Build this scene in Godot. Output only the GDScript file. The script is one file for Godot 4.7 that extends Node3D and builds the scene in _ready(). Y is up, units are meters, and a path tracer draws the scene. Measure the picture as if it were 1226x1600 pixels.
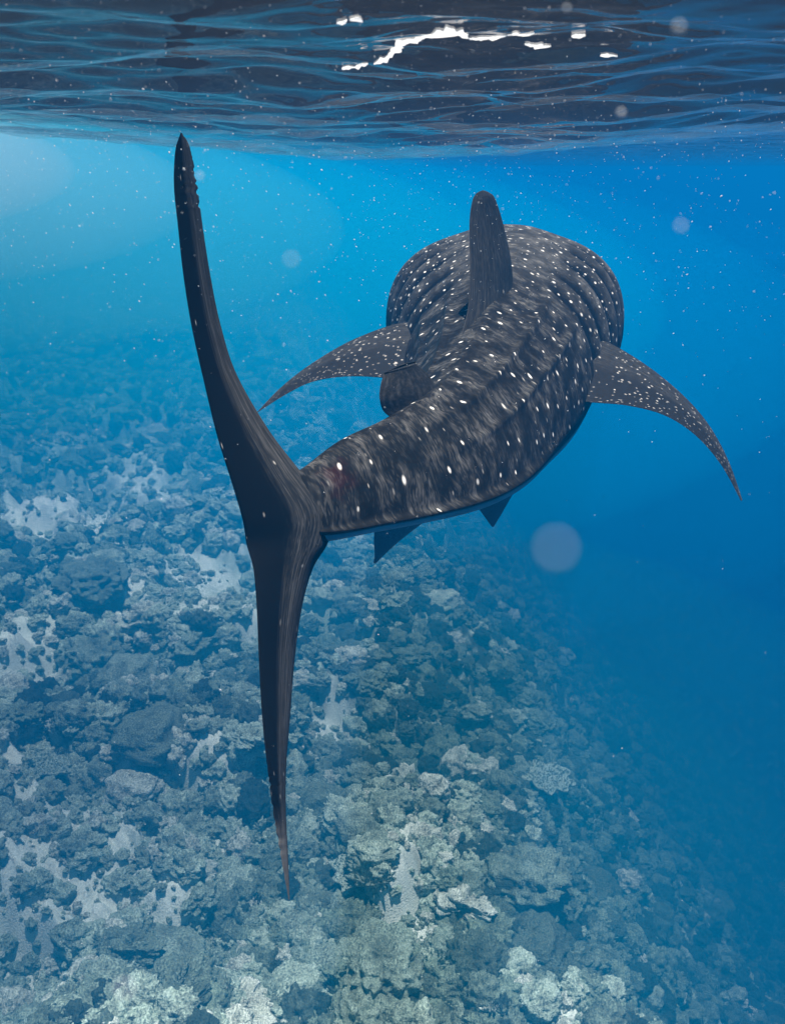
extends Node3D

const F := 1537.0            # photo pixels per unit slope
const PITCH := 0.3351        # the camera looks down by this much
var rng := RandomNumberGenerator.new()
var names := {}

# ---------------------------------------------------------------- helpers
func lin(r: float, g: float, b: float, a := 1.0) -> Color:
	return Color(r, g, b, a).linear_to_srgb()

func at(px: float, py: float, d: float) -> Vector3:
	var x := (px - 613.0) / F * d
	var y := (800.0 - py) / F * d
	return Vector3(x, y * cos(PITCH) - d * sin(PITCH), -d * cos(PITCH) - y * sin(PITCH))

func noise(sd: int, freq: float, oct := 1, kind := FastNoiseLite.TYPE_SIMPLEX_SMOOTH) -> FastNoiseLite:
	var n := FastNoiseLite.new()
	n.seed = sd
	n.frequency = freq
	n.noise_type = kind
	n.fractal_type = FastNoiseLite.FRACTAL_FBM if oct > 1 else FastNoiseLite.FRACTAL_NONE
	n.fractal_octaves = oct
	return n

func cells(sd: int, freq: float, ret := FastNoiseLite.RETURN_DISTANCE) -> FastNoiseLite:
	var n := noise(sd, freq, 1, FastNoiseLite.TYPE_CELLULAR)
	n.cellular_return_type = ret
	n.cellular_jitter = 0.9
	return n

func numbered(called: String) -> String:
	var k: int = names.get(called, 0)
	names[called] = k + 1
	return called if k == 0 else "%s_%03d" % [called, k]

func tag(o: Node3D, label: String, category := "", group := "", kind := "") -> Node3D:
	if label: o.set_meta("label", label)
	if category: o.set_meta("category", category)
	if group: o.set_meta("group", group)
	if kind: o.set_meta("kind", kind)
	return o

func put(called: String, mesh: Mesh, mat: Material, parent: Node = self) -> MeshInstance3D:
	var o := MeshInstance3D.new()
	o.name = numbered(called) if parent == self else called
	o.mesh = mesh
	if mat: o.material_override = mat
	parent.add_child(o, true)
	return o

# a grid of ni x nj points as surface arrays; closed: the last column repeats the first
func grid_arrays(P: PackedVector3Array, ni: int, nj: int, flip := false, closed := false, col := PackedColorArray(), uv := PackedVector2Array()) -> Array:
	var N := PackedVector3Array()
	N.resize(ni * nj)
	var s := -1.0 if flip else 1.0
	for i in ni:
		var i0 := maxi(i - 1, 0) * nj
		var i1 := mini(i + 1, ni - 1) * nj
		for j in nj:
			var j0 := j - 1
			var j1 := j + 1
			if closed:
				if j == 0: j0 = nj - 2
				if j == nj - 1: j1 = 1
			else:
				j0 = maxi(j0, 0)
				j1 = mini(j1, nj - 1)
			var n := (P[i1 + j] - P[i0 + j]).cross(P[i * nj + j1] - P[i * nj + j0]) * s
			N[i * nj + j] = n.normalized() if n.length_squared() > 1e-16 else Vector3.UP
	var I := PackedInt32Array()
	I.resize((ni - 1) * (nj - 1) * 6)
	var k := 0
	for i in ni - 1:
		for j in nj - 1:
			var a := i * nj + j
			var b := a + 1
			var c := a + nj
			var d := c + 1
			if flip:
				I[k] = a; I[k + 1] = c; I[k + 2] = b
				I[k + 3] = b; I[k + 4] = c; I[k + 5] = d
			else:
				I[k] = a; I[k + 1] = b; I[k + 2] = c
				I[k + 3] = b; I[k + 4] = d; I[k + 5] = c
			k += 6
	var A := []
	A.resize(Mesh.ARRAY_MAX)
	A[Mesh.ARRAY_VERTEX] = P
	A[Mesh.ARRAY_NORMAL] = N
	if col.size(): A[Mesh.ARRAY_COLOR] = col
	if uv.size(): A[Mesh.ARRAY_TEX_UV] = uv
	A[Mesh.ARRAY_INDEX] = I
	return A

# Catmull-Rom through the rows of a table; t in 0..rows-1
func spl(T: Array, c: int, t: float) -> float:
	var n := T.size() - 1
	var i := clampi(int(floor(t)), 0, n - 1)
	var f := t - i
	var p0: float = T[maxi(i - 1, 0)][c]
	var p1: float = T[i][c]
	var p2: float = T[i + 1][c]
	var p3: float = T[mini(i + 2, n)][c]
	return 0.5 * (2.0 * p1 + (p2 - p0) * f + (2.0 * p0 - 5.0 * p1 + 4.0 * p2 - p3) * f * f + (3.0 * p1 - p0 - 3.0 * p2 + p3) * f * f * f)

# ---------------------------------------------------------------- scene
func _ready() -> void:
	rng.seed = 7
	# camera
	var cam := Camera3D.new()
	cam.name = "camera"
	cam.fov = 55.0
	cam.near = 0.01
	cam.far = 400.0
	var optics := CameraAttributesPhysical.new()
	optics.frustum_focal_length = 12.0 / tan(deg_to_rad(27.5))
	optics.frustum_focus_distance = 2.6
	optics.frustum_near = 0.01
	optics.frustum_far = 400.0
	optics.exposure_aperture = 10.0
	cam.attributes = optics
	cam.fov = 55.0
	cam.rotation = Vector3(-PITCH, 0, 0)
	add_child(cam)
	# sky, water haze, exposure
	var sky := ProceduralSkyMaterial.new()
	sky.sky_top_color = lin(0.012, 0.013, 0.016)
	sky.sky_horizon_color = lin(0.0055, 0.0050, 0.0048)
	sky.ground_bottom_color = lin(0.0, 0.03, 0.10)
	sky.ground_horizon_color = lin(0.005, 0.05, 0.14)
	sky.sun_angle_max = 3.0
	var env := Environment.new()
	env.background_mode = Environment.BG_SKY
	env.sky = Sky.new()
	env.sky.sky_material = sky
	env.tonemap_mode = Environment.TONE_MAPPER_LINEAR
	env.tonemap_exposure = 2.9
	env.sdfgi_enabled = true
	env.ssao_enabled = true
	env.ssil_enabled = true
	env.volumetric_fog_enabled = true
	env.volumetric_fog_density = 0.0
	var we := WorldEnvironment.new()
	we.name = "environment"
	we.environment = env
	add_child(we)
	# sun: high, ahead and to the left
	var sun := DirectionalLight3D.new()
	sun.name = "sun"
	sun.light_energy = 1.6
	sun.light_color = Color(1.0, 0.97, 0.92)
	sun.light_angular_distance = 0.5
	sun.shadow_enabled = true
	add_child(sun)
	var from := Vector3(0.09, 1.0, 0.08).normalized()
	sun.look_at_from_position(from * 50.0, Vector3.ZERO, Vector3(0, 0, -1))
	build_water()
	build_surface()
	build_seabed()
	build_corals()
	build_shark()
	build_specks()

# ---------------------------------------------------------------- water
func mist(called: String, shape: int, where: Vector3, size: Vector3, density: float, color: Color, label: String) -> void:
	var v := FogVolume.new()
	v.name = called
	v.set("shape", shape)
	v.size = size
	v.position = where
	var m := FogMaterial.new()
	m.resource_name = called
	m.albedo = color
	m.density = density
	v.material = m
	add_child(v, true)
	tag(v, label, "", "", "structure")

func build_water() -> void:
	var top := 0.22
	mist("sea_water", 3, Vector3(0, top - 25.0, -40), Vector3(190, 50, 140), 0.042, lin(0.001, 0.185, 0.57), "clear blue sea water filling the whole view")
	# a pale cloud of plankton under the surface, thinning outwards
	for h in 7:
		var k := h * 1.15
		var f := 1.0 - k / 9.0
		var size := Vector3(21.0, 5.6, 14.0) * f * f + Vector3(2.6, 0.7, 3.0)
		mist("plankton_haze", 0, Vector3(-4.0 - 0.05 * k, 0.5 - size.y * 0.5, -6.0 - size.z * 0.5), size, 0.0150 + 0.0255 * k, lin(0.04 * pow(maxf(k - 3.0, 0.0), 2.0), 0.38 + 0.057 * k, 0.95), "pale haze of plankton drifting under the surface on the left")
	# fine silt stirred up over the shallow reef, greener than the open water
	for k in 4:
		var f := 1.0 - k / 5.0
		mist("reef_haze", 0, Vector3(-8.0, -8.5, -26.0), Vector3(36, 7.5, 36) * f, 0.0138, lin(0.003, 0.46, 0.80), "greenish haze of silt over the shallow reef")
	for k in 2:
		var f := 1.0 - k / 3.5
		mist("reef_haze", 0, Vector3(-2.5, -8.0, -10.5), Vector3(21, 7.0, 17) * f, 0.025, lin(0.015, 0.44, 0.44), "greenish haze of silt over the shallow reef")
	# added dark fog over the drop-off: it soaks up light to darken the deep
	for k in 4:
		var f := 1.0 - k / 5.5
		mist("deep_shade_fog", 0, Vector3(14.0, -12.5, -16.5), Vector3(38, 23, 48) * f, 0.016, lin(0.0, 0.06, 0.20), "added dark blue fog that shades the deep water beyond the drop-off")

# ---------------------------------------------------------------- water surface
var w1 := noise(3, 0.55, 2)
var w2 := noise(4, 2.6, 3)
var w3 := noise(5, 9.0, 2)
var w4 := noise(6, 27.0, 2)

func surface_y(x: float, z: float) -> float:
	var r := -z
	var dip := 0.135 - 0.07 * smoothstep(1.2, 3.9, r) + 0.12 * smoothstep(4.0, 14.0, r)
	var bow := 0.06 * x * x / (1.0 + 0.25 * x * x) * smoothstep(0.8, 3.5, r)
	var q := smoothstep(0.2, 2.0, r)
	var fine := 0.0045 * w3.get_noise_2d(x * 0.6, z) + 0.0009 * w4.get_noise_2d(x * 0.7, z)
	return dip + bow + 0.014 * w1.get_noise_2d(x * 0.8, z) + 0.032 * w2.get_noise_2d(x * 0.6, z) * (0.4 + 0.6 * q) + fine * (1.0 - smoothstep(8.0, 16.0, r))

func build_surface() -> void:
	var P := PackedVector3Array()
	var ni := 640
	var nj := 420
	for i in ni:
		var f := float(i) / (ni - 1)
		var r := 0.25 * pow(320.0, f)
		for j in nj:
			var g := float(j) / (nj - 1) * 2.0 - 1.0
			var x := g * (0.6 + 0.4 * g * g) * (r * 1.15 + 0.4)
			P.append(Vector3(x, surface_y(x, -r), -r))
	var am := ArrayMesh.new()
	am.add_surface_from_arrays(Mesh.PRIMITIVE_TRIANGLES, grid_arrays(P, ni, nj, true))
	var m := StandardMaterial3D.new()
	m.resource_name = "water_surface"
	m.transparency = BaseMaterial3D.TRANSPARENCY_ALPHA
	m.albedo_color = Color(0.8, 0.9, 1.0, 0.02)
	m.roughness = 0.03
	m.metallic_specular = 0.36
	m.cull_mode = BaseMaterial3D.CULL_DISABLED
	tag(put("water_surface", am, m), "rippled underside of the sea surface seen from just below", "", "", "structure")

# ---------------------------------------------------------------- seabed
var g1 := noise(11, 0.16, 2)
var g2 := cells(12, 0.55)
var g3 := cells(13, 1.7)
var g4 := noise(14, 3.0, 3)
var g5 := noise(15, 0.32, 3)
var g6 := noise(16, 9.0, 2)

func bed_base(x: float, z: float) -> float:
	var e := 1.9 + 0.12 * (z + 8.0)
	var s := x - e
	var drop := log(1.0 + exp(clampf(s * 0.9, -20.0, 20.0))) / 0.9
	return -8.0 - 1.25 * drop + 0.05 * clampf(-x, -2.0, 14.0)

func bed_y(x: float, z: float) -> float:
	var c := 1.0 - clampf(g2.get_noise_2d(x, z) + 1.0, 0.0, 1.0)
	var c3 := 1.0 - clampf(g3.get_noise_2d(x, z) + 1.0, 0.0, 1.0)
	var lump := g5.get_noise_2d(x, z)
	var rock := smoothstep(-0.25, 0.2, lump)
	return bed_base(x, z) + 0.6 * g1.get_noise_2d(x, z) + rock * (0.65 * sqrt(c) + 0.28 * sqrt(c3)) + (0.04 + 0.10 * rock) * g4.get_noise_2d(x, z) + 0.05 * rock * g6.get_noise_2d(x, z)

# where a ray through the photo meets the seabed
func ground(px: float, py: float) -> Vector3:
	var dir := at(px, py, 1.0)
	var t := 5.0
	while t < 60.0:
		var p := dir * t
		if p.y < bed_y(p.x, p.z): return p
		t += 0.04
	return dir * 60.0

var pockets: Array = []      # x, z, radius of the bare sand patches

func sandy(x: float, z: float) -> float:
	var f := 0.0
	var wob := 0.30 * g4.get_noise_2d(x * 0.5, z * 0.5) + 0.35 * g5.get_noise_2d(x * 2.0 + 40.0, z * 2.0)
	for p in pockets:
		var q := Vector2(x - p[0], (z - p[1]) * 0.8).length() / (1.05 * float(p[2]))
		f = maxf(f, 1.0 - smoothstep(0.25, 1.1, q + wob))
	return f

# how far dark turf algae has taken over: most towards the drop-off
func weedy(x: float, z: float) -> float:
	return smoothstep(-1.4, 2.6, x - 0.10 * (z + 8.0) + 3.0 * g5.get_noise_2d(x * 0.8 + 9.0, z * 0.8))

func grain_texture(strength: float) -> ImageTexture:
	var a := noise(31, 0.05, 4)
	var b := cells(32, 0.09)
	var im := Image.create(256, 256, false, Image.FORMAT_RGB8)
	for y in 256:
		for x in 256:
			# blend over the edges so that the tile repeats without a seam
			var v := 0.0
			var fx := x / 256.0
			var fy := y / 256.0
			for k in 4:
				var ox := 256.0 if k % 2 else 0.0
				var oy := 256.0 if k > 1 else 0.0
				var w := (fx if ox else 1.0 - fx) * (fy if oy else 1.0 - fy)
				v += w * (a.get_noise_2d(x - ox, y - oy) * 0.9 + b.get_noise_2d(x - ox, y - oy) * 0.5 + 0.25)
			v = clampf(0.96 - 0.14 * strength + 0.85 * strength * v, 0.2, 1.0)
			im.set_pixel(x, y, Color(v, v, v))
	return ImageTexture.create_from_image(im)

var grain: ImageTexture

func reef_material(called: String, color := Color.WHITE) -> StandardMaterial3D:
	var m := StandardMaterial3D.new()
	m.resource_name = called
	m.vertex_color_use_as_albedo = true
	m.albedo_color = color
	m.albedo_texture = grain
	m.uv1_triplanar = true
	m.uv1_world_triplanar = true
	m.uv1_scale = Vector3(2.7, 2.7, 2.7)
	m.heightmap_enabled = true
	m.heightmap_texture = grain
	m.heightmap_scale = 3.0
	m.roughness = 0.9
	m.metallic_specular = 0.2
	return m

func build_seabed() -> void:
	grain = grain_texture(0.9)
	var soft := grain_texture(0.35)
	for p in [[190, 912, 0.8], [350, 935, 1.7], [60, 1010, 1.1], [95, 1320, 1.5], [20, 1060, 0.8], [622, 1425, 0.6], [645, 1310, 0.42], [150, 1385, 0.9], [60, 1500, 0.7], [250, 1420, 0.5], [330, 1330, 0.45], [30, 1180, 0.6], [200, 1230, 0.5], [330, 1150, 0.5], [520, 1150, 0.5], [420, 905, 0.8], [880, 1560, 0.35], [600, 1225, 0.4], [690, 1245, 0.5], [370, 1570, 0.3], [300, 900, 1.0], [210, 760, 1.5], [90, 780, 1.6]]:
		var g := ground(p[0], p[1])
		pockets.append([g.x, g.z, p[2]])
	var ni := 640
	var nj := 460
	var P := PackedVector3Array()
	var C := PackedColorArray()
	var sand := Color(0.80, 0.91, 0.87)  # ground colours also carry the red light lost in the water
	var rubble := Color(0.50, 0.66, 0.59)
	var coral := Color(0.25, 0.34, 0.29)
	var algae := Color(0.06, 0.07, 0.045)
	var k1 := noise(21, 0.9, 4)
	var k2 := noise(22, 5.0, 3)
	for i in ni:
		var f := float(i) / (ni - 1)
		var r := 4.0 * pow(22.0, f)
		for j in nj:
			var g := float(j) / (nj - 1) * 2.0 - 1.0
			var x := (g * 0.62 + 1.6 * pow(g, 7.0)) * (r + 1.0)
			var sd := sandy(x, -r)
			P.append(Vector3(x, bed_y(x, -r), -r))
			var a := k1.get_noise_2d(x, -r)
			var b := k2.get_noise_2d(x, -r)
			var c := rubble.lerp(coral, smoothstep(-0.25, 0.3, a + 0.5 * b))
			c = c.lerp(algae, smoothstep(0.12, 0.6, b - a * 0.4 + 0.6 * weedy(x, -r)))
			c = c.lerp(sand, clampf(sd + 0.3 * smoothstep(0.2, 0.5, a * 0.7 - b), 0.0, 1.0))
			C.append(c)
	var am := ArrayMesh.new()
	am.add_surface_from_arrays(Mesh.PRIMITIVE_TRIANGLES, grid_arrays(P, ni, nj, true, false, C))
	var gm := reef_material("reef_ground")
	gm.albedo_texture = soft
	gm.heightmap_scale = 1.5
	tag(put("seabed_ground", am, gm), "coral rubble seabed falling away to the deep on the right", "", "", "structure")
	build_rubble()

# a lumpy stone or coral, about 1 m across, its foot a little below its origin
func lump(kind: String, sd: int, ni := 36, nj := 55) -> ArrayMesh:
	var a := noise(sd, 1.1, 2)
	var b := cells(sd + 1, 3.6 if kind == "knobby" else 2.1)
	var c := noise(sd + 2, 6.0, 4)
	var P := PackedVector3Array()
	var C := PackedColorArray()
	for i in ni:
		var th := float(i) / (ni - 1) * PI
		for j in nj:
			var ph := float(j) / (nj - 1) * TAU
			var d := Vector3(sin(th) * cos(ph), cos(th), sin(th) * sin(ph))
			var cell := 1.0 - clampf(b.get_noise_3dv(d) + 1.0, 0.0, 1.0)
			var n := a.get_noise_3dv(d)
			var fine := c.get_noise_3dv(d)
			var r := 0.5
			match kind:
				"dome": r = 0.43 + 0.12 * n + 0.15 * sqrt(cell) + 0.04 * fine
				"knobby": r = 0.36 + 0.14 * n + 0.30 * sqrt(cell) + 0.08 * fine
				"stone": r = 0.42 + 0.26 * n + 0.12 * fine
				"rubble": r = 0.40 + 0.30 * n + 0.14 * sqrt(cell) + 0.12 * fine
			var sq := Vector3(1.0, 0.78, 1.0) if kind != "stone" else Vector3(1.2, 0.7, 0.85)
			P.append(d * r * sq + Vector3(0, 0.16, 0))
			var v := clampf(0.75 + 0.5 * n + 0.5 * fine, 0.35, 1.2)
			C.append(Color(v, v, v * 0.95))
	var am := ArrayMesh.new()
	am.add_surface_from_arrays(Mesh.PRIMITIVE_TRIANGLES, grid_arrays(P, ni, nj, true, true, C))
	return am

# a bush of tapering fingers on a low base
func thicket(sd: int) -> ArrayMesh:
	var r := RandomNumberGenerator.new()
	r.seed = sd
	var st := SurfaceTool.new()
	st.begin(Mesh.PRIMITIVE_TRIANGLES)
	for k in 130:
		var ang := r.randf() * TAU
		var out := sqrt(r.randf()) * 0.95
		var dir := Vector3(cos(ang) * out, 1.0 - 0.55 * out, sin(ang) * out).normalized()
		var from := Vector3(cos(ang), 0, sin(ang)) * out * 0.22
		var len := r.randf_range(0.18, 0.30)
		var side := dir.cross(Vector3(0.3, 0.2, 1.0)).normalized()
		var fwd := side.cross(dir)
		var bend := Vector3(r.randf_range(-0.06, 0.06), 0.05, r.randf_range(-0.06, 0.06))
		var v := r.randf_range(0.7, 1.1)
		var rows := []
		for i in 4:
			var f := i / 3.0
			var rad: float = [0.045, 0.042, 0.036, 0.014][i]
			var row := []
			for j in 6:
				var q := j * TAU / 6.0
				row.append([from + dir * len * f + bend * f * f + (side * cos(q) + fwd * sin(q)) * rad, side * cos(q) + fwd * sin(q)])
			rows.append(row)
		for i in 3:
			for j in 6:
				var j1 := (j + 1) % 6
				for p in [[i, j], [i, j1], [i + 1, j], [i, j1], [i + 1, j1], [i + 1, j]]:
					st.set_color(Color(v, v, v) if p[0] < 3 else Color(1.5, 1.5, 1.4))
					st.set_normal(rows[p[0]][p[1]][1])
					st.add_vertex(rows[p[0]][p[1]][0])
	return st.commit()

const TINTS := [[0.60, 0.78, 0.70], [0.41, 0.55, 0.49], [0.26, 0.36, 0.31], [0.14, 0.20, 0.17], [0.80, 0.92, 0.87], [0.30, 0.42, 0.35], [0.055, 0.085, 0.072]]  # red kept low: the water's loss of red light is put into these colours

func scatter(called: String, mesh: Mesh, mat: Material, many: int, lo: float, hi: float, label: String, keep_sand := 0.22) -> void:
	var where: Array[Transform3D] = []
	var cols := PackedColorArray()
	while where.size() < many:
		var r := 5.5 * pow(8.0, rng.randf())
		var x := r * rng.randf_range(-0.72, 0.72)
		var z := -r
		if sandy(x, z) > 0.45 and rng.randf() > keep_sand: continue
		var s := lo * pow(hi / lo, pow(rng.randf(), 2.2)) * (1.0 + 0.02 * r)
		var b := Basis.from_euler(Vector3(rng.randf_range(-0.5, 0.5), rng.randf() * TAU, rng.randf_range(-0.5, 0.5))).scaled(Vector3(s * rng.randf_range(0.8, 1.25), s * rng.randf_range(0.8, 1.35), s))
		where.append(Transform3D(b, Vector3(x, bed_y(x, z) + 0.02 * s, z)))
		var t: Array = TINTS[[0, 0, 1, 1, 2, 2, 3, 4, 5, 6][rng.randi() % 10]]
		if sandy(x, z) > 0.1: t = TINTS[[0, 0, 4, 1][rng.randi() % 4]]
		elif rng.randf() < 0.85 * weedy(x, z): t = TINTS[[2, 3, 5, 6][rng.randi() % 4]]
		cols.append(Color(t[0], t[1], t[2]))
	var mm := MultiMesh.new()
	mm.transform_format = MultiMesh.TRANSFORM_3D
	mm.use_colors = true
	mm.mesh = mesh
	mm.instance_count = many
	for i in many:
		mm.set_instance_transform(i, where[i])
		mm.set_instance_color(i, cols[i])
	var o := MultiMeshInstance3D.new()
	o.name = numbered(called)
	o.multimesh = mm
	o.material_override = mat
	add_child(o, true)
	tag(o, label, "", "", "stuff")

func build_rubble() -> void:
	var m := reef_material("coral_rubble")
	for k in 3:
		scatter("reef_rubble", lump("rubble", 100 + k * 10, 22, 33), m, 17000, 0.045, 0.27, "broken coral rubble strewn over the seabed")
	scatter("reef_rubble", lump("rubble", 150, 14, 21), m, 14000, 0.03, 0.16, "broken coral rubble strewn over the seabed", 1.0)
	for k in 2:
		scatter("small_corals", lump("knobby", 200 + k * 10, 26, 39), m, 7500, 0.08, 0.36, "small knobby corals growing all over the reef", 0.03)
	scatter("small_corals", lump("dome", 300, 26, 39), m, 5500, 0.08, 0.36, "small rounded corals growing all over the reef", 0.03)
	scatter("small_corals", thicket(5), m, 1500, 0.12, 0.34, "small branching corals growing all over the reef", 0.02)

# a flat table coral: a plate crowded with stubby branchlets on a short stalk
func table_coral(sd: int, plate_mat: Material, stalk_mat: Material) -> Node3D:
	var root := Node3D.new()
	root.name = numbered("table_coral")
	add_child(root, true)
	var n := noise(sd, 1.2, 2)
	var P := PackedVector3Array()
	var C := PackedColorArray()
	for i in 13:
		var prof: Array = [[0.0, 0.02], [0.3, 0.03], [0.6, 0.05], [0.85, 0.08], [0.97, 0.09], [1.0, 0.06], [0.97, 0.03], [0.85, 0.0], [0.6, -0.05], [0.35, -0.10], [0.2, -0.16], [0.1, -0.2], [0.0, -0.2]][i]
		for j in 41:
			var q := j * TAU / 40.0
			var rim := 0.5 * (1.0 + 0.35 * n.get_noise_2d(cos(q), sin(q)) + 0.06 * sin(q * 9.0))
			P.append(Vector3(cos(q) * prof[0] * rim, prof[1] + 0.3, sin(q) * prof[0] * rim))
			C.append(Color(0.8, 0.8, 0.8))
	var st := SurfaceTool.new()
	st.begin(Mesh.PRIMITIVE_TRIANGLES)
	var base := ArrayMesh.new()
	base.add_surface_from_arrays(Mesh.PRIMITIVE_TRIANGLES, grid_arrays(P, 13, 41, true, true, C))
	put("plate", base, plate_mat, root)
	var r := RandomNumberGenerator.new()
	r.seed = sd
	for k in 260:
		var q := r.randf() * TAU
		var out := sqrt(r.randf()) * 0.47 * (1.0 + 0.35 * n.get_noise_2d(cos(q), sin(q)))
		var c := Vector3(cos(q) * out, 0.31 + 0.08 * pow(out * 2.0, 2.0), sin(q) * out)
		var top := c + Vector3(cos(q) * 0.02, r.randf_range(0.035, 0.06), sin(q) * 0.02)
		var v := r.randf_range(0.7, 1.3)
		for j in 5:
			var a0 := j * TAU / 5.0
			var a1 := (j + 1) * TAU / 5.0
			var e0 := Vector3(cos(a0), 0, sin(a0))
			var e1 := Vector3(cos(a1), 0, sin(a1))
			for p in [[c + e0 * 0.017, e0, v], [c + e1 * 0.017, e1, v], [top + e0 * 0.010, e0, v * 1.3], [c + e1 * 0.017, e1, v], [top + e1 * 0.010, e1, v * 1.3], [top + e0 * 0.010, e0, v * 1.3], [top + e0 * 0.010, Vector3.UP, v * 1.5], [top + e1 * 0.010, Vector3.UP, v * 1.5], [top + Vector3(0, 0.006, 0), Vector3.UP, v * 1.5]]:
				st.set_color(Color(p[2], p[2], p[2]))
				st.set_normal(p[1])
				st.add_vertex(p[0])
	var b := put("branchlets", st.commit(), plate_mat, root)
	b.set_meta("kind", "stuff")
	var sm := CylinderMesh.new()
	sm.top_radius = 0.13
	sm.bottom_radius = 0.2
	sm.height = 0.42
	sm.radial_segments = 14
	var sk := put("stalk", sm, stalk_mat, root)
	sk.position.y = -0.06
	return root

const PLACES := ["at the left edge", "left of the tail", "close left of the tail", "close right of the tail", "below the anal fin", "below the pelvic fin", "towards the drop-off"]
const PLACE_X := [10, 130, 265, 400, 470, 600, 740, 880, 1030]
const LEVELS := ["level with the tail fork", "level with the lower tail's top", "level with the lower tail's middle", "level with the tail's thin end", "level with the tail tip", "near the bottom edge"]
const LEVEL_Y := [800, 920, 1060, 1200, 1340, 1480, 1600]

func build_corals() -> void:
	var tint_names := ["pale cream", "grey green", "dull olive", "dark olive", "bleached white", "brown", "blackish"]
	var mats: Array[Material] = []
	for k in TINTS.size():
		mats.append(reef_material("coral_" + tint_names[k].replace(" ", "_"), lin(TINTS[k][0], TINTS[k][1], TINTS[k][2])))
	var forms := {"dome_coral": [], "knobby_coral": [], "coral_boulder": [], "branching_coral": []}
	for k in 3:
		forms.dome_coral.append(lump("dome", 400 + k * 7, 44, 65))
		forms.knobby_coral.append(lump("knobby", 430 + k * 7, 44, 65))
		forms.coral_boulder.append(lump("rubble" if k == 1 else "stone", 460 + k * 7, 44, 65))
		forms.branching_coral.append(thicket(490 + k))
	var words := {"dome_coral": "dome coral", "knobby_coral": "knobby coral head", "coral_boulder": "worn coral boulder", "branching_coral": "branching coral bush"}
	var group := {"dome_coral": "dome corals on the reef", "knobby_coral": "knobby coral heads on the reef", "coral_boulder": "coral boulders on the reef", "branching_coral": "branching corals on the reef"}
	# the ones that stand out in the photo
	var known := [
		["coral_boulder", 545, 1292, 0.62, 0, "oblong pale boulder just right of the ragged tail tip"],
		["dome_coral", 258, 1522, 0.80, 1, "large smooth dome coral beside the thicket by the bottom edge"],
		["dome_coral", 462, 1548, 0.55, 0, "pale rounded dome below the tail tip by the bottom edge"],
		["branching_coral", 455, 1468, 0.75, 1, "bushy branching coral straight below the tail tip"],
		["branching_coral", 245, 1578, 0.95, 2, "wide branching thicket at the bottom edge beside the smooth dome"],
		["dome_coral", 240, 1165, 0.95, 2, "broad olive dome on the reef left of the tail's middle"],
		["knobby_coral", 150, 1042, 0.95, 1, "big knobby mound on the pale sand left of the tail"],
		["dome_coral", 200, 1075, 0.85, 1, "twin round dome beside the big knobby mound"],
		["knobby_coral", 145, 925, 1.05, 2, "large dark mound before the far sand patch"],
		["coral_boulder", 365, 1590, 0.70, 4, "bleached lumpy boulder at the bottom edge below the tail"],
		["knobby_coral", 590, 1520, 0.8, 1, "broad grey knobby head below the bright sand patch"],
		["knobby_coral", 820, 1400, 1.0, 2, "ring shaped dark coral head midway down the slope"],
	]
	var taken := {}
	for k in known.size():
		var d: Array = known[k]
		place_coral(d[0], forms[d[0]][k % 3], mats[d[4]], ground(d[1], d[2]), d[3], d[5], group[d[0]])
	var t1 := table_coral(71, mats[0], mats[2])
	t1.position = ground(551, 1378) + Vector3(0, -0.05, 0)
	t1.rotation = Vector3(0.30, 0.4, -0.15)
	t1.scale = Vector3.ONE * 0.62
	tag(t1, "pale crusted table coral right of the tail tip above the bright sand", "coral", "table corals on the reef")
	var spots := [[290, 1288, 0.40, "small pale table coral left of the thin end of the tail"], [70, 1218, 0.7, "table coral at the left edge above the large sand patch"], [850, 1235, 0.8, "table coral on the slope below the pelvic fin"]]
	for q in spots:
		var t := t1.duplicate()
		t.name = numbered("table_coral")
		add_child(t, true)
		t.position = ground(q[0], q[1]) + Vector3(0, -0.04, 0)
		t.rotation = Vector3(rng.randf_range(0.1, 0.3), rng.randf() * TAU, rng.randf_range(-0.2, 0.2))
		t.scale = Vector3.ONE * float(q[2])
		t.set_meta("label", q[3])
	for row in 6:
		for col in 7:
			for kind in forms.keys():
				if rng.randf() < (0.35 if kind != "branching_coral" else 0.6): continue
				var c := col if col < 3 else col + 1
				var px := rng.randf_range(PLACE_X[c], PLACE_X[c + 1])
				var py := rng.randf_range(LEVEL_Y[row], LEVEL_Y[row + 1])
				var g := ground(px, py)
				if sandy(g.x, g.z) > 0.5 or g.length() > 40.0: continue
				var ti := rng.randi() % 6
				if rng.randf() < 0.8 * weedy(g.x, g.z): ti = [2, 3, 5, 6][rng.randi() % 4]
				if kind == "branching_coral": ti = [0, 1, 2, 4][ti % 4]
				var size := rng.randf_range(0.22, 0.50) * (1.0 + 0.03 * g.length())
				place_coral(kind, forms[kind][rng.randi() % 3], mats[ti], g, size, "%s %s %s, %s" % [tint_names[ti], words[kind], PLACES[col], LEVELS[row]], group[kind])

func place_coral(kind: String, mesh: Mesh, mat: Material, where: Vector3, size: float, label: String, group: String) -> void:
	var o := put(kind, mesh, mat)
	o.position = where + Vector3(0, 0.04 * size, 0)
	o.rotation = Vector3(rng.randf_range(-0.2, 0.2), rng.randf() * TAU, rng.randf_range(-0.2, 0.2))
	o.scale = Vector3(rng.randf_range(0.9, 1.2), rng.randf_range(0.75, 1.0), 1.0) * size
	tag(o, label, "boulder" if kind == "coral_boulder" else "coral", group)

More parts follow.
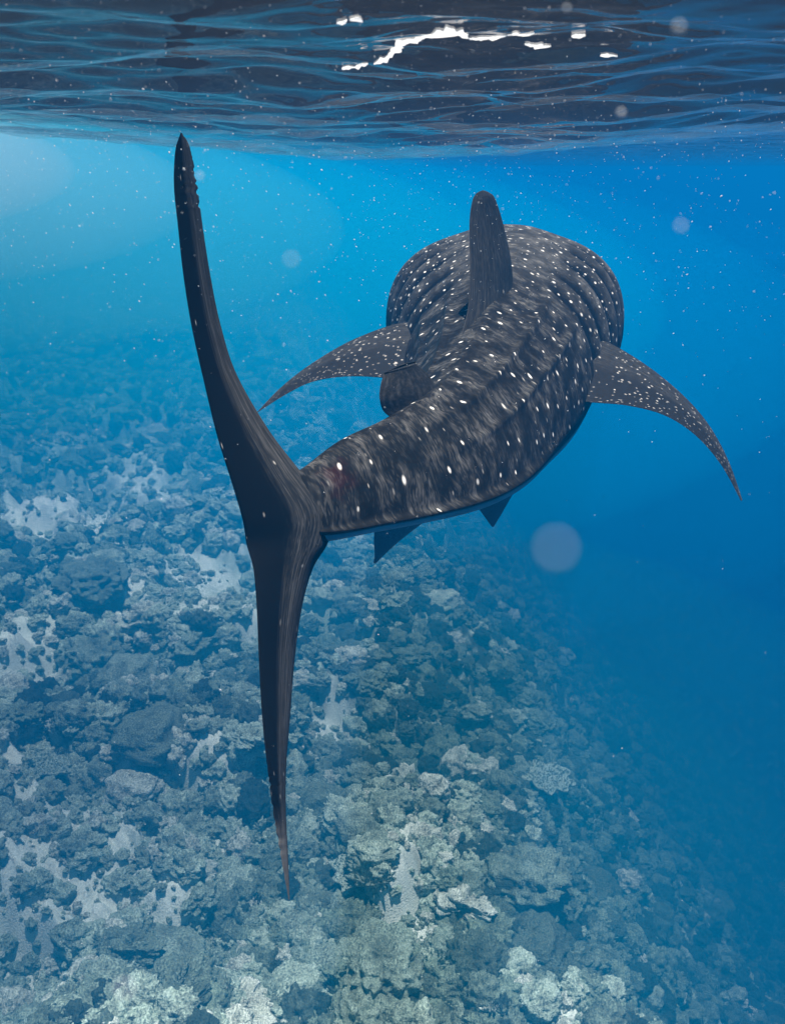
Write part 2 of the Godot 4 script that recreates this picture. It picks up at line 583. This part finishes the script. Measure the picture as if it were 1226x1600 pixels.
# ---------------------------------------------------------------- drifting specks and the modelled sun glint
func specks(called: String, mat: Material, where: Array[Transform3D], label: String) -> void:
	var ball := SphereMesh.new()
	ball.radius = 1.0
	ball.height = 2.0
	ball.radial_segments = 8
	ball.rings = 5
	var mm := MultiMesh.new()
	mm.transform_format = MultiMesh.TRANSFORM_3D
	mm.mesh = ball
	mm.instance_count = where.size()
	for i in where.size():
		mm.set_instance_transform(i, where[i])
	var o := MultiMeshInstance3D.new()
	o.name = numbered(called)
	o.multimesh = mm
	o.material_override = mat
	add_child(o, true)
	tag(o, label, "", "", "stuff")

func build_specks() -> void:
	var m := StandardMaterial3D.new()
	m.resource_name = "specks"
	m.albedo_color = lin(0.6, 0.64, 0.68)
	m.roughness = 0.6
	m.backlight_enabled = true
	m.backlight = Color(0.8, 0.8, 0.8)
	var list: Array[Transform3D] = []
	while list.size() < 3600:
		var d := 0.5 * pow(8.0, rng.randf())
		var x := rng.randf_range(-0.45, 0.45) * d
		var y := -absf(rng.randfn(0.0, 0.13)) * d + 0.11
		if rng.randf() < 0.08: y = rng.randf_range(-1.0, 0.0) * d
		if rng.randf() < 0.4 * smoothstep(-0.1, 0.45, x / d): continue
		if y > surface_y(x, -d) - 0.006: continue
		var s := d * (0.00014 + 0.00034 * pow(rng.randf(), 4.0)) * (1.8 if rng.randf() < 0.02 else 1.0)
		var b := Basis.from_euler(Vector3(0, 0, rng.randf_range(0.4, 1.2) * (1.0 if x < 0.0 else -1.0))).scaled_local(Vector3(s, s * rng.randf_range(1.0, 2.2), s))
		list.append(Transform3D(b, Vector3(x, y, -d)))
	# a few large specks close to the lens
	for q in [[868, 858, 0.046, 0.00025], [1063, 353, 0.13, 0.00034], [970, 176, 0.19, 0.00050], [1060, 42, 0.13, 0.00045], [455, 405, 0.12, 0.00030], [195, 1545, 0.085, 0.00034], [312, 275, 0.2, 0.0004], [885, 12, 0.19, 0.0004]]:
		list.append(Transform3D(Basis.from_scale(Vector3.ONE * float(q[3])), at(q[0], q[1], q[2])))
	specks("marine_snow", m, list, "white specks of plankton drifting in the water")
	# sun glint on the surface, modelled as a broken arc of thin white strips
	var glint := ArrayMesh.new()
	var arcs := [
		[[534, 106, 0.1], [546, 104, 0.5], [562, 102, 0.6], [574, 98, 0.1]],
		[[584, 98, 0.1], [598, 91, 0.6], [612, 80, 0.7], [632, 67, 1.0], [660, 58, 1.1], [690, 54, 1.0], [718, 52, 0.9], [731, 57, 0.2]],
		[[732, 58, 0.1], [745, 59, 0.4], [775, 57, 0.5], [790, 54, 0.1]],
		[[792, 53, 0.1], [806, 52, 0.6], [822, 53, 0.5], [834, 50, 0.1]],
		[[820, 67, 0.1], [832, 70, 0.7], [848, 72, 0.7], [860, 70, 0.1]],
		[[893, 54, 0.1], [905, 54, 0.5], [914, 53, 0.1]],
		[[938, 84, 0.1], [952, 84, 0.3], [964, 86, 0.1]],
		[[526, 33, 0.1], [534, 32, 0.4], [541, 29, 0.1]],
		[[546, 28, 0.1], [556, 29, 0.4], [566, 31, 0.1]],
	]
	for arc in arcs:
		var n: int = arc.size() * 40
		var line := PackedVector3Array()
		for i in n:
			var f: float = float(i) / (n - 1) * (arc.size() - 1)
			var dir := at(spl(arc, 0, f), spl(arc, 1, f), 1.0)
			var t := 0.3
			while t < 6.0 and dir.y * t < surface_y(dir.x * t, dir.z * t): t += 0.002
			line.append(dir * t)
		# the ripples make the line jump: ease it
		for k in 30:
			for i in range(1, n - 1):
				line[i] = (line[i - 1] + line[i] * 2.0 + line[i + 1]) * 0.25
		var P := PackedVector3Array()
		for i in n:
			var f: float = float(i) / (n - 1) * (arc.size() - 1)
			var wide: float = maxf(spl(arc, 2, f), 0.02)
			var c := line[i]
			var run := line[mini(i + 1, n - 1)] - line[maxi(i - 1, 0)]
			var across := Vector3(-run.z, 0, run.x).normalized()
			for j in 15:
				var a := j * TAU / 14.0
				# each side of the glint strip frays on its own
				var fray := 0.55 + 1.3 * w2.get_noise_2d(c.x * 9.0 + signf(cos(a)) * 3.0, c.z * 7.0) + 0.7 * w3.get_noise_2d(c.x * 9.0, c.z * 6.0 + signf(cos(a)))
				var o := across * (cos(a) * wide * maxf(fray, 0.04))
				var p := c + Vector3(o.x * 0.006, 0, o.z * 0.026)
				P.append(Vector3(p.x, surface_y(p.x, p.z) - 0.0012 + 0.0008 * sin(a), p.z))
		glint.add_surface_from_arrays(Mesh.PRIMITIVE_TRIANGLES, grid_arrays(P, n, 15, false, true))
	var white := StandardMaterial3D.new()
	white.resource_name = "glint"
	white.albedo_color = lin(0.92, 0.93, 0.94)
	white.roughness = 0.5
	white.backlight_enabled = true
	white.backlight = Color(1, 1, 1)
	tag(put("glint_strips", glint, white), "white strips modelled as a sun glint on the surface above the shark", "", "", "stuff")

# ---------------------------------------------------------------- whale shark
# photo x, photo y, distance, half width, height above, height below, keel
var BODY := [
	[432, 800, 2.00, 0.030, 0.07, 0.06, 0.0],
	[478, 790, 2.08, 0.070, 0.085, 0.075, 0.012],
	[540, 770, 2.20, 0.105, 0.125, 0.085, 0.018],
	[610, 745, 2.36, 0.140, 0.145, 0.105, 0.022],
	[675, 712, 2.55, 0.18, 0.165, 0.14, 0.022],
	[715, 680, 2.78, 0.215, 0.20, 0.175, 0.015],
	[745, 640, 3.05, 0.255, 0.235, 0.21, 0.008],
	[768, 595, 3.38, 0.315, 0.27, 0.26, 0.0],
	[780, 550, 3.72, 0.39, 0.31, 0.25, 0.0],
	[785, 510, 4.08, 0.48, 0.34, 0.28, 0.0],
	[787, 480, 4.42, 0.53, 0.33, 0.28, 0.0],
	[787, 465, 4.75, 0.50, 0.26, 0.25, 0.0],
	[787, 455, 5.05, 0.38, 0.17, 0.18, 0.0],
	[787, 452, 5.22, 0.10, 0.05, 0.06, 0.0],
]

func spine(t: float) -> Vector3:
	return at(spl(BODY, 0, t), spl(BODY, 1, t), spl(BODY, 2, t))

func gill(t: float, ph: float) -> float:
	var a := absf(ph)
	var g := 0.0
	for k in 5:
		var tk := 7.75 + k * 0.44 + 0.12 * (1.6 - a)
		g = maxf(g, exp(-pow((t - tk) / 0.13, 2.0)))
	return g * smoothstep(0.35, 0.75, a) * (1.0 - smoothstep(1.95, 2.1, a))

func body_point(t: float, ph: float) -> Vector3:
	var c := spine(t)
	var tan := (spine(minf(t + 0.05, 13.0)) - spine(maxf(t - 0.05, 0.0))).normalized()
	var right := tan.cross(Vector3.UP).normalized()
	var up := right.cross(tan).normalized()
	var w := spl(BODY, 3, t)
	var ht := spl(BODY, 4, t)
	var hb := spl(BODY, 5, t)
	var k := spl(BODY, 6, t)
	var s := sin(ph)
	var a := absf(ph)
	# the flanks slope out to a keel; below it the belly tucks in
	var ak := 1.95
	var drop := hb * lerpf(0.55, 0.30, smoothstep(3.0, 9.0, t))
	var p := lerpf(lerpf(1.30, 0.98, smoothstep(3.0, 7.5, t)), 0.80, smoothstep(7.5, 9.5, t))
	var x := 0.0
	var y := 0.0
	if a < ak:
		var b := a / ak * PI / 2.0
		x = w * pow(sin(b), p)
		y = -drop + (ht + drop) * pow(cos(b), p)
	else:
		var b := (a - ak) / (PI - ak) * PI / 2.0
		x = w * pow(maxf(cos(b), 0.0), 0.55)
		y = -drop - (hb - drop) * sin(b)
	x *= signf(s)
	# the lateral ridges and the keel
	var ridge := 0.0
	var mid := smoothstep(2.0, 5.0, t) * (1.0 - smoothstep(6.8, 8.2, t))
	ridge += 0.050 * mid * exp(-pow((a - 0.62) / 0.055, 2.0))
	ridge += 0.050 * mid * exp(-pow((a - 1.08) / 0.055, 2.0))
	ridge += 0.03 * mid * exp(-pow(a / 0.10, 2.0))
	ridge += 0.09 * smoothstep(5.5, 8.0, t) * (1.0 - smoothstep(10.0, 11.5, t)) * exp(-pow(a / 0.30, 2.0))
	ridge -= 0.05 * gill(t, ph)
	var rr := 1.0 + ridge
	var keel := k * exp(-pow((a - 1.95) / 0.10, 2.0))
	return c + right * (x * rr + signf(s) * keel) + up * (y * rr)

# a fin lofted through rows [leading x, y, distance, trailing x, y, distance, half thickness]
func fin_points(T: Array, ni: int, nj: int) -> PackedVector3Array:
	var P := PackedVector3Array()
	for i in ni:
		var t := float(i) / (ni - 1) * (T.size() - 1)
		var L := at(spl(T, 0, t), spl(T, 1, t), spl(T, 2, t))
		var R := at(spl(T, 3, t), spl(T, 4, t), spl(T, 5, t))
		if T == TAIL:    # worn, nicked edges near both tips
			var nick := maxf(0.0, w2.get_noise_2d(t * 5.0, 3.0)) * 0.30
			L = L.lerp(R, nick * (1.0 - smoothstep(2.2, 3.4, t)))
			R = R.lerp(L, nick * smoothstep(14.6, 15.6, t))
		var t2 := minf(t + 0.1, T.size() - 1.0)
		var t1 := maxf(t - 0.1, 0.0)
		var span := (at(spl(T, 0, t2), spl(T, 1, t2), spl(T, 2, t2)) + at(spl(T, 3, t2), spl(T, 4, t2), spl(T, 5, t2)) - at(spl(T, 0, t1), spl(T, 1, t1), spl(T, 2, t1)) - at(spl(T, 3, t1), spl(T, 4, t1), spl(T, 5, t1))).normalized()
		var n := (R - L).normalized().cross(span).normalized()
		var th := maxf(spl(T, 6, t), 0.001)
		for j in nj:
			var a := float(j) / (nj - 1) * TAU
			var c := 0.5 - 0.5 * cos(a)
			# fuller towards the leading edge, thin at the trailing one
			var prof := sin(a) * (1.3 - 1.0 * c)
			P.append(L.lerp(R, c) + n * (th * prof))
	return P

var TAIL := [
	[284, 207, 1.80, 282, 209, 1.79, 0.001],
	[296, 232, 1.85, 274, 236, 1.77, 0.006],
	[306, 290, 1.90, 272, 290, 1.76, 0.010],
	[312, 350, 1.93, 278, 350, 1.76, 0.013],
	[323, 430, 1.96, 287, 430, 1.77, 0.016],
	[338, 510, 1.99, 300, 510, 1.79, 0.019],
	[362, 590, 2.02, 318, 590, 1.81, 0.024],
	[410, 680, 2.06, 340, 680, 1.83, 0.036],
	[458, 747, 2.10, 362, 750, 1.85, 0.048],
	[502, 800, 2.15, 380, 812, 1.87, 0.058],
	[500, 848, 2.12, 386, 850, 1.88, 0.052],
	[476, 890, 2.07, 397, 890, 1.87, 0.042],
	[461, 950, 2.02, 402, 950, 1.85, 0.032],
	[453, 1030, 1.98, 405, 1030, 1.83, 0.023],
	[447, 1120, 1.93, 410, 1120, 1.80, 0.018],
	[442, 1200, 1.89, 418, 1200, 1.77, 0.013],
	[443, 1270, 1.85, 427, 1270, 1.75, 0.009],
	[448, 1340, 1.81, 439, 1340, 1.74, 0.005],
	[452, 1406, 1.76, 451, 1406, 1.75, 0.001],
]
var DORSAL := [
	[815, 560, 3.50, 738, 560, 3.06, 0.050],
	[805, 505, 3.47, 722, 527, 3.00, 0.040],
	[800, 460, 3.42, 731, 480, 3.06, 0.024],
	[796, 405, 3.36, 734, 420, 3.10, 0.020],
	[783, 345, 3.28, 733, 350, 3.12, 0.016],
	[772, 310, 3.22, 737, 316, 3.13, 0.012],
	[764, 301, 3.19, 743, 303, 3.14, 0.006],
	[755, 297, 3.165, 751, 298, 3.155, 0.001],
]
var DORSAL2 := [
	[705, 662, 2.65, 628, 662, 2.41, 0.020],
	[692, 627, 2.62, 601, 645, 2.35, 0.016],
	[682, 607, 2.59, 593, 624, 2.32, 0.013],
	[670, 588, 2.56, 594, 604, 2.33, 0.011],
	[651, 570, 2.50, 599, 585, 2.36, 0.009],
	[649, 568, 2.49, 600, 583, 2.36, 0.008],
	[648, 567, 2.49, 601, 582, 2.36, 0.001],
]
var PEC_LEFT := [
	[720, 520, 3.85, 720, 620, 3.50, 0.045],
	[640, 506, 3.80, 622, 594, 3.48, 0.036],
	[560, 530, 3.70, 548, 588, 3.42, 0.026],
	[490, 569, 3.58, 490, 596, 3.38, 0.016],
	[440, 606, 3.44, 447, 616, 3.33, 0.008],
	[402, 644, 3.30, 400, 646, 3.28, 0.001],
]
var PEC_RIGHT := [
	[890, 520, 3.80, 870, 620, 3.40, 0.045],
	[948, 538, 3.80, 918, 628, 3.38, 0.036],
	[1010, 575, 3.74, 982, 634, 3.36, 0.028],
	[1065, 620, 3.66, 1040, 650, 3.35, 0.020],
	[1105, 665, 3.55, 1088, 682, 3.34, 0.013],
	[1136, 720, 3.44, 1127, 728, 3.33, 0.007],
	[1159, 781, 3.33, 1157, 783, 3.32, 0.001],
]
var PELVIC := [
	[865, 690, 2.95, 700, 735, 2.62, 0.020],
	[822, 735, 2.92, 726, 772, 2.62, 0.014],
	[800, 772, 2.88, 742, 788, 2.64, 0.010],
	[783, 802, 2.82, 757, 808, 2.70, 0.006],
	[771, 823, 2.78, 768, 823, 2.75, 0.001],
]
var ANAL := [
	[720, 765, 2.50, 570, 800, 2.20, 0.018],
	[680, 800, 2.46, 583, 824, 2.20, 0.012],
	[634, 835, 2.40, 584, 850, 2.24, 0.008],
	[604, 862, 2.35, 585, 868, 2.27, 0.004],
	[587, 880, 2.31, 583, 880, 2.29, 0.001],
]

func skin(called: String, tex: Texture2D) -> StandardMaterial3D:
	var m := StandardMaterial3D.new()
	m.resource_name = called
	m.albedo_texture = tex
	m.roughness = 0.55
	m.metallic_specular = 0.13
	m.cull_mode = BaseMaterial3D.CULL_DISABLED
	return m

func to_texture(V: PackedFloat32Array, w: int, h: int, warm := PackedFloat32Array()) -> ImageTexture:
	var lut := PackedByteArray()
	for k in 1025:
		lut.append(int(round(lin(k / 1024.0, 0, 0).r * 255.0)))
	var b := PackedByteArray()
	b.resize(w * h * 3)
	for k in w * h:
		var v := clampf(V[k], 0.004, 0.9)
		var g: float = warm[k] if warm.size() else 0.0
		b[k * 3] = lut[int((v + g) * 1024.0)]
		b[k * 3 + 1] = lut[int(v * (1.0 - 3.0 * g) * 1024.0)]
		b[k * 3 + 2] = lut[int(v * (1.0 - 2.0 * g) * 1024.0)]
	return ImageTexture.create_from_image(Image.create_from_data(w, h, false, Image.FORMAT_RGB8, b))

# one pale spot on a texture: radii in pixels
func spot(V: PackedFloat32Array, w: int, h: int, cx: float, cy: float, rx: float, ry: float, v: float, lean := 0.0, wrap_y := false) -> void:
	for y in range(int(cy - ry * 1.5), int(cy + ry * 1.5) + 2):
		var yy := posmod(y, h) if wrap_y else y
		if yy < 0 or yy >= h: continue
		for x in range(maxi(int(cx - rx * 2.5), 0), mini(int(cx + rx * 2.5) + 2, w)):
			var dx := (x - cx - lean * (y - cy)) / rx
			var dy := (y - cy) / ry
			var q := sqrt(dx * dx + dy * dy)
			var m := 1.0 - smoothstep(0.30, 1.20, q)
			if m > 0.0:
				V[yy * w + x] = lerpf(V[yy * w + x], maxf(v, V[yy * w + x]), m)

func body_texture() -> ImageTexture:
	var w := 2048
	var h := 1024
	# true lengths along the body and around it
	var along := PackedFloat32Array([0.0])
	var girth := PackedFloat32Array()
	for i in 131:
		var t := i * 0.1
		girth.append(PI * (spl(BODY, 3, t) + 0.5 * (spl(BODY, 4, t) + spl(BODY, 5, t))))
		if i: along.append(along[i - 1] + spine(t).distance_to(spine(t - 0.1)))
	var X := PackedFloat32Array()
	var G := PackedFloat32Array()
	for x in w:
		var f := float(x) / (w - 1) * 130.0
		var i := mini(int(f), 129)
		X.append(lerpf(along[i], along[i + 1], f - i))
		G.append(maxf(lerpf(girth[i], girth[i + 1], f - i), 0.15))
	var n1 := noise(41, 1.0, 2)
	var n2 := noise(42, 1.0, 2)
	var n3 := noise(43, 1.0, 3)
	var V := PackedFloat32Array()
	V.resize(w * h)
	for y in h:
		var ph := (float(y) / (h - 1) * 2.0 - 1.0)
		var a := absf(ph) * PI
		var belly := smoothstep(2.10, 2.25, a)
		for x in w:
			var Y := ph * 0.5 * G[x]
			var bend := 0.03 * n3.get_noise_2d(X[x] * 4.0, Y * 4.0)
			var s1 := n1.get_noise_2d((X[x] + bend) * 46.0, Y * 13.0)
			var s2 := n2.get_noise_2d((X[x] + bend) * 170.0, Y * 42.0)
			var bl := n3.get_noise_2d(X[x] * 9.0, Y * 9.0)
			var v := 0.008 + 0.026 * smoothstep(-0.1, 0.9, s1 + 0.6 * bl) + 0.030 * smoothstep(0.05, 0.8, s2 + 0.5 * bl) + 0.020 * smoothstep(7.0, 8.5, x * 13.0 / w)
			v *= 1.0 + 0.5 * bl
			v *= 1.0 - 0.75 * smoothstep(1.84, 1.95, a)
			v = lerpf(v, 0.30 + 0.04 * bl, belly)
			V[y * w + x] = v
	# gill slits
	for y in h:
		var ph := (float(y) / (h - 1) * 2.0 - 1.0) * PI
		if absf(ph) > 0.35 and absf(ph) < 2.1:
			for x in range(int(7.0 / 13.0 * w), int(10.6 / 13.0 * w)):
				V[y * w + x] *= 1.0 - 0.96 * gill(float(x) / (w - 1) * 13.0, ph)
	# rows of spots, wide apart at the tail and dense on the head
	var r := RandomNumberGenerator.new()
	r.seed = 99
	var m := 0.06
	while m < along[130]:
		var k := along.bsearch(m)
		var px := clampf(k / 130.0 * w, 0.0, w - 1.0)
		var fwd := smoothstep(0.9, 2.6, m)
		var step := lerpf(0.092, 0.055, fwd)
		var gir := G[int(px)]
		var count := int(gir / step)
		var scale_x := 1.0 / maxf(X[mini(int(px) + 4, w - 1)] - X[maxi(int(px) - 4, 0)], 0.001) * 8.0
		for c in count:
			if r.randf() < 0.22: continue
			var y := (c + 0.5 + r.randf_range(-0.16, 0.16)) / count
			if absf(y - 0.5) * TAU > 1.93: continue
			var rad := lerpf(0.0062 + 0.0010 * smoothstep(0.3, 0.8, m), 0.0056, fwd) * r.randf_range(0.55, 1.15)
			spot(V, w, h, px + r.randf_range(-0.12, 0.12) * step * scale_x, y * h, rad * scale_x, rad * 1.35 / gir * h, r.randf_range(0.40, 0.80), r.randf_range(-0.15, 0.15))
			# faint small dots between
			for extra in 1:
				var y2 := y + r.randf_range(-0.5, 0.5) / count
				if absf(y2 - 0.5) * TAU < 1.9:
					spot(V, w, h, px + r.randf_range(-0.6, 0.6) * step * scale_x, y2 * h, rad * 0.5 * scale_x, rad * 1.1 / gir * h, r.randf_range(0.12, 0.3))
		m += step * r.randf_range(0.9, 1.1)
	# the sore patch at the root of the tail, a dull red
	var warm := PackedFloat32Array()
	warm.resize(w * h)
	for y in range(h / 2, int(h * 0.78)):
		for x in range(int(w * 0.05), int(w * 0.18)):
			var q := Vector2((x - w * 0.105) / (w * 0.028), (y - h * 0.63) / (h * 0.07)).length() + 0.5 * n3.get_noise_2d(x * 0.02, y * 0.02)
			warm[y * w + x] = 0.010 * (1.0 - smoothstep(0.2, 1.2, q))
	return to_texture(V, w, h, warm)

# tail and dorsal fins: near-black blade, streaked flesh towards the leading edge
func fin_texture(sd: int, w: int, h: int, streaks: float, dots: int, dot: float, base: float, tip := 0.0, reach := 0.5) -> ImageTexture:
	var n1 := noise(sd, 1.0, 2)
	var n2 := noise(sd + 1, 1.0, 3)
	var V := PackedFloat32Array()
	V.resize(w * h)
	for y in h:
		var a := float(y) / (h - 1) * TAU
		var c := 0.5 - 0.5 * cos(a)
		for x in w:
			var u := float(x) / w
			var s := n1.get_noise_2d(u * 5.0, y * 0.2)
			var s2 := n2.get_noise_2d(u * 26.0, y * 0.42)
			var flesh := (1.0 - smoothstep(reach - 0.1, reach + 0.12, c)) * streaks
			var v := base * (1.0 + 0.4 * s2)
			v += flesh * (0.012 + 0.05 * smoothstep(-0.2, 0.9, s) + 0.045 * smoothstep(0.0, 0.8, s2))
			if tip > 0.0:
				v = lerpf(v, 0.09 + 0.06 * s, smoothstep(tip, tip + 0.05, u + 0.03 * s2) * (1.0 - 0.75 * smoothstep(0.1, 0.3, absf(c - 0.75) - 0.2)))
			V[y * w + x] = v
	var r := RandomNumberGenerator.new()
	r.seed = sd
	for k in dots:
		spot(V, w, h, r.randf() * w, r.randf() * h, dot * r.randf_range(0.6, 1.3), dot * r.randf_range(0.5, 0.9), r.randf_range(0.10, 0.38), r.randf_range(-0.5, 0.5), true)
	return to_texture(V, w, h)

func build_shark() -> void:
	var am := ArrayMesh.new()
	var ni := 420
	var nj := 181
	var P := PackedVector3Array()
	var U := PackedVector2Array()
	for i in ni:
		var t := float(i) / (ni - 1) * 13.0
		for j in nj:
			var ph := (float(j) / (nj - 1) * 2.0 - 1.0) * PI
			P.append(body_point(t, ph))
			U.append(Vector2(t / 13.0, float(j) / (nj - 1)))
	am.add_surface_from_arrays(Mesh.PRIMITIVE_TRIANGLES, grid_arrays(P, ni, nj, true, true, PackedColorArray(), U))
	am.surface_set_material(0, skin("spotted_skin", body_texture()))
	var tail_skin := skin("tail_skin", fin_texture(51, 1024, 512, 1.0, 60, 4.0, 0.003, 0.885, 0.6))
	tail_skin.metallic_specular = 0.07
	var dorsal_skin := skin("dorsal_skin", fin_texture(54, 512, 512, 0.6, 14, 4.0, 0.008, 0.0, 1.2))
	var dorsal2_skin := skin("second_dorsal_skin", fin_texture(66, 160, 160, 0.45, 3, 2.0, 0.007, 0.0, 1.2))
	var pec_skin := skin("pectoral_skin", fin_texture(57, 512, 512, 0.35, 800, 2.8, 0.010))
	var under_skin := skin("under_fin_skin", fin_texture(60, 256, 256, 0.2, 12, 3.0, 0.18))
	var fins := [[TAIL, tail_skin], [DORSAL, dorsal_skin], [DORSAL2, dorsal2_skin], [PEC_LEFT, pec_skin], [PEC_RIGHT, pec_skin], [PELVIC, under_skin], [ANAL, under_skin]]
	for f in fins:
		var n := 260 if f[0] == TAIL else 90
		var uv := PackedVector2Array()
		for i in n:
			for j in 49:
				uv.append(Vector2(float(i) / (n - 1), j / 48.0))
		am.add_surface_from_arrays(Mesh.PRIMITIVE_TRIANGLES, grid_arrays(fin_points(f[0], n, 49), n, 49, true, true, PackedColorArray(), uv))
		am.surface_set_material(am.get_surface_count() - 1, f[1])
	tag(put("whale_shark", am, null), "dark whale shark with white spots swimming away over the reef", "shark")
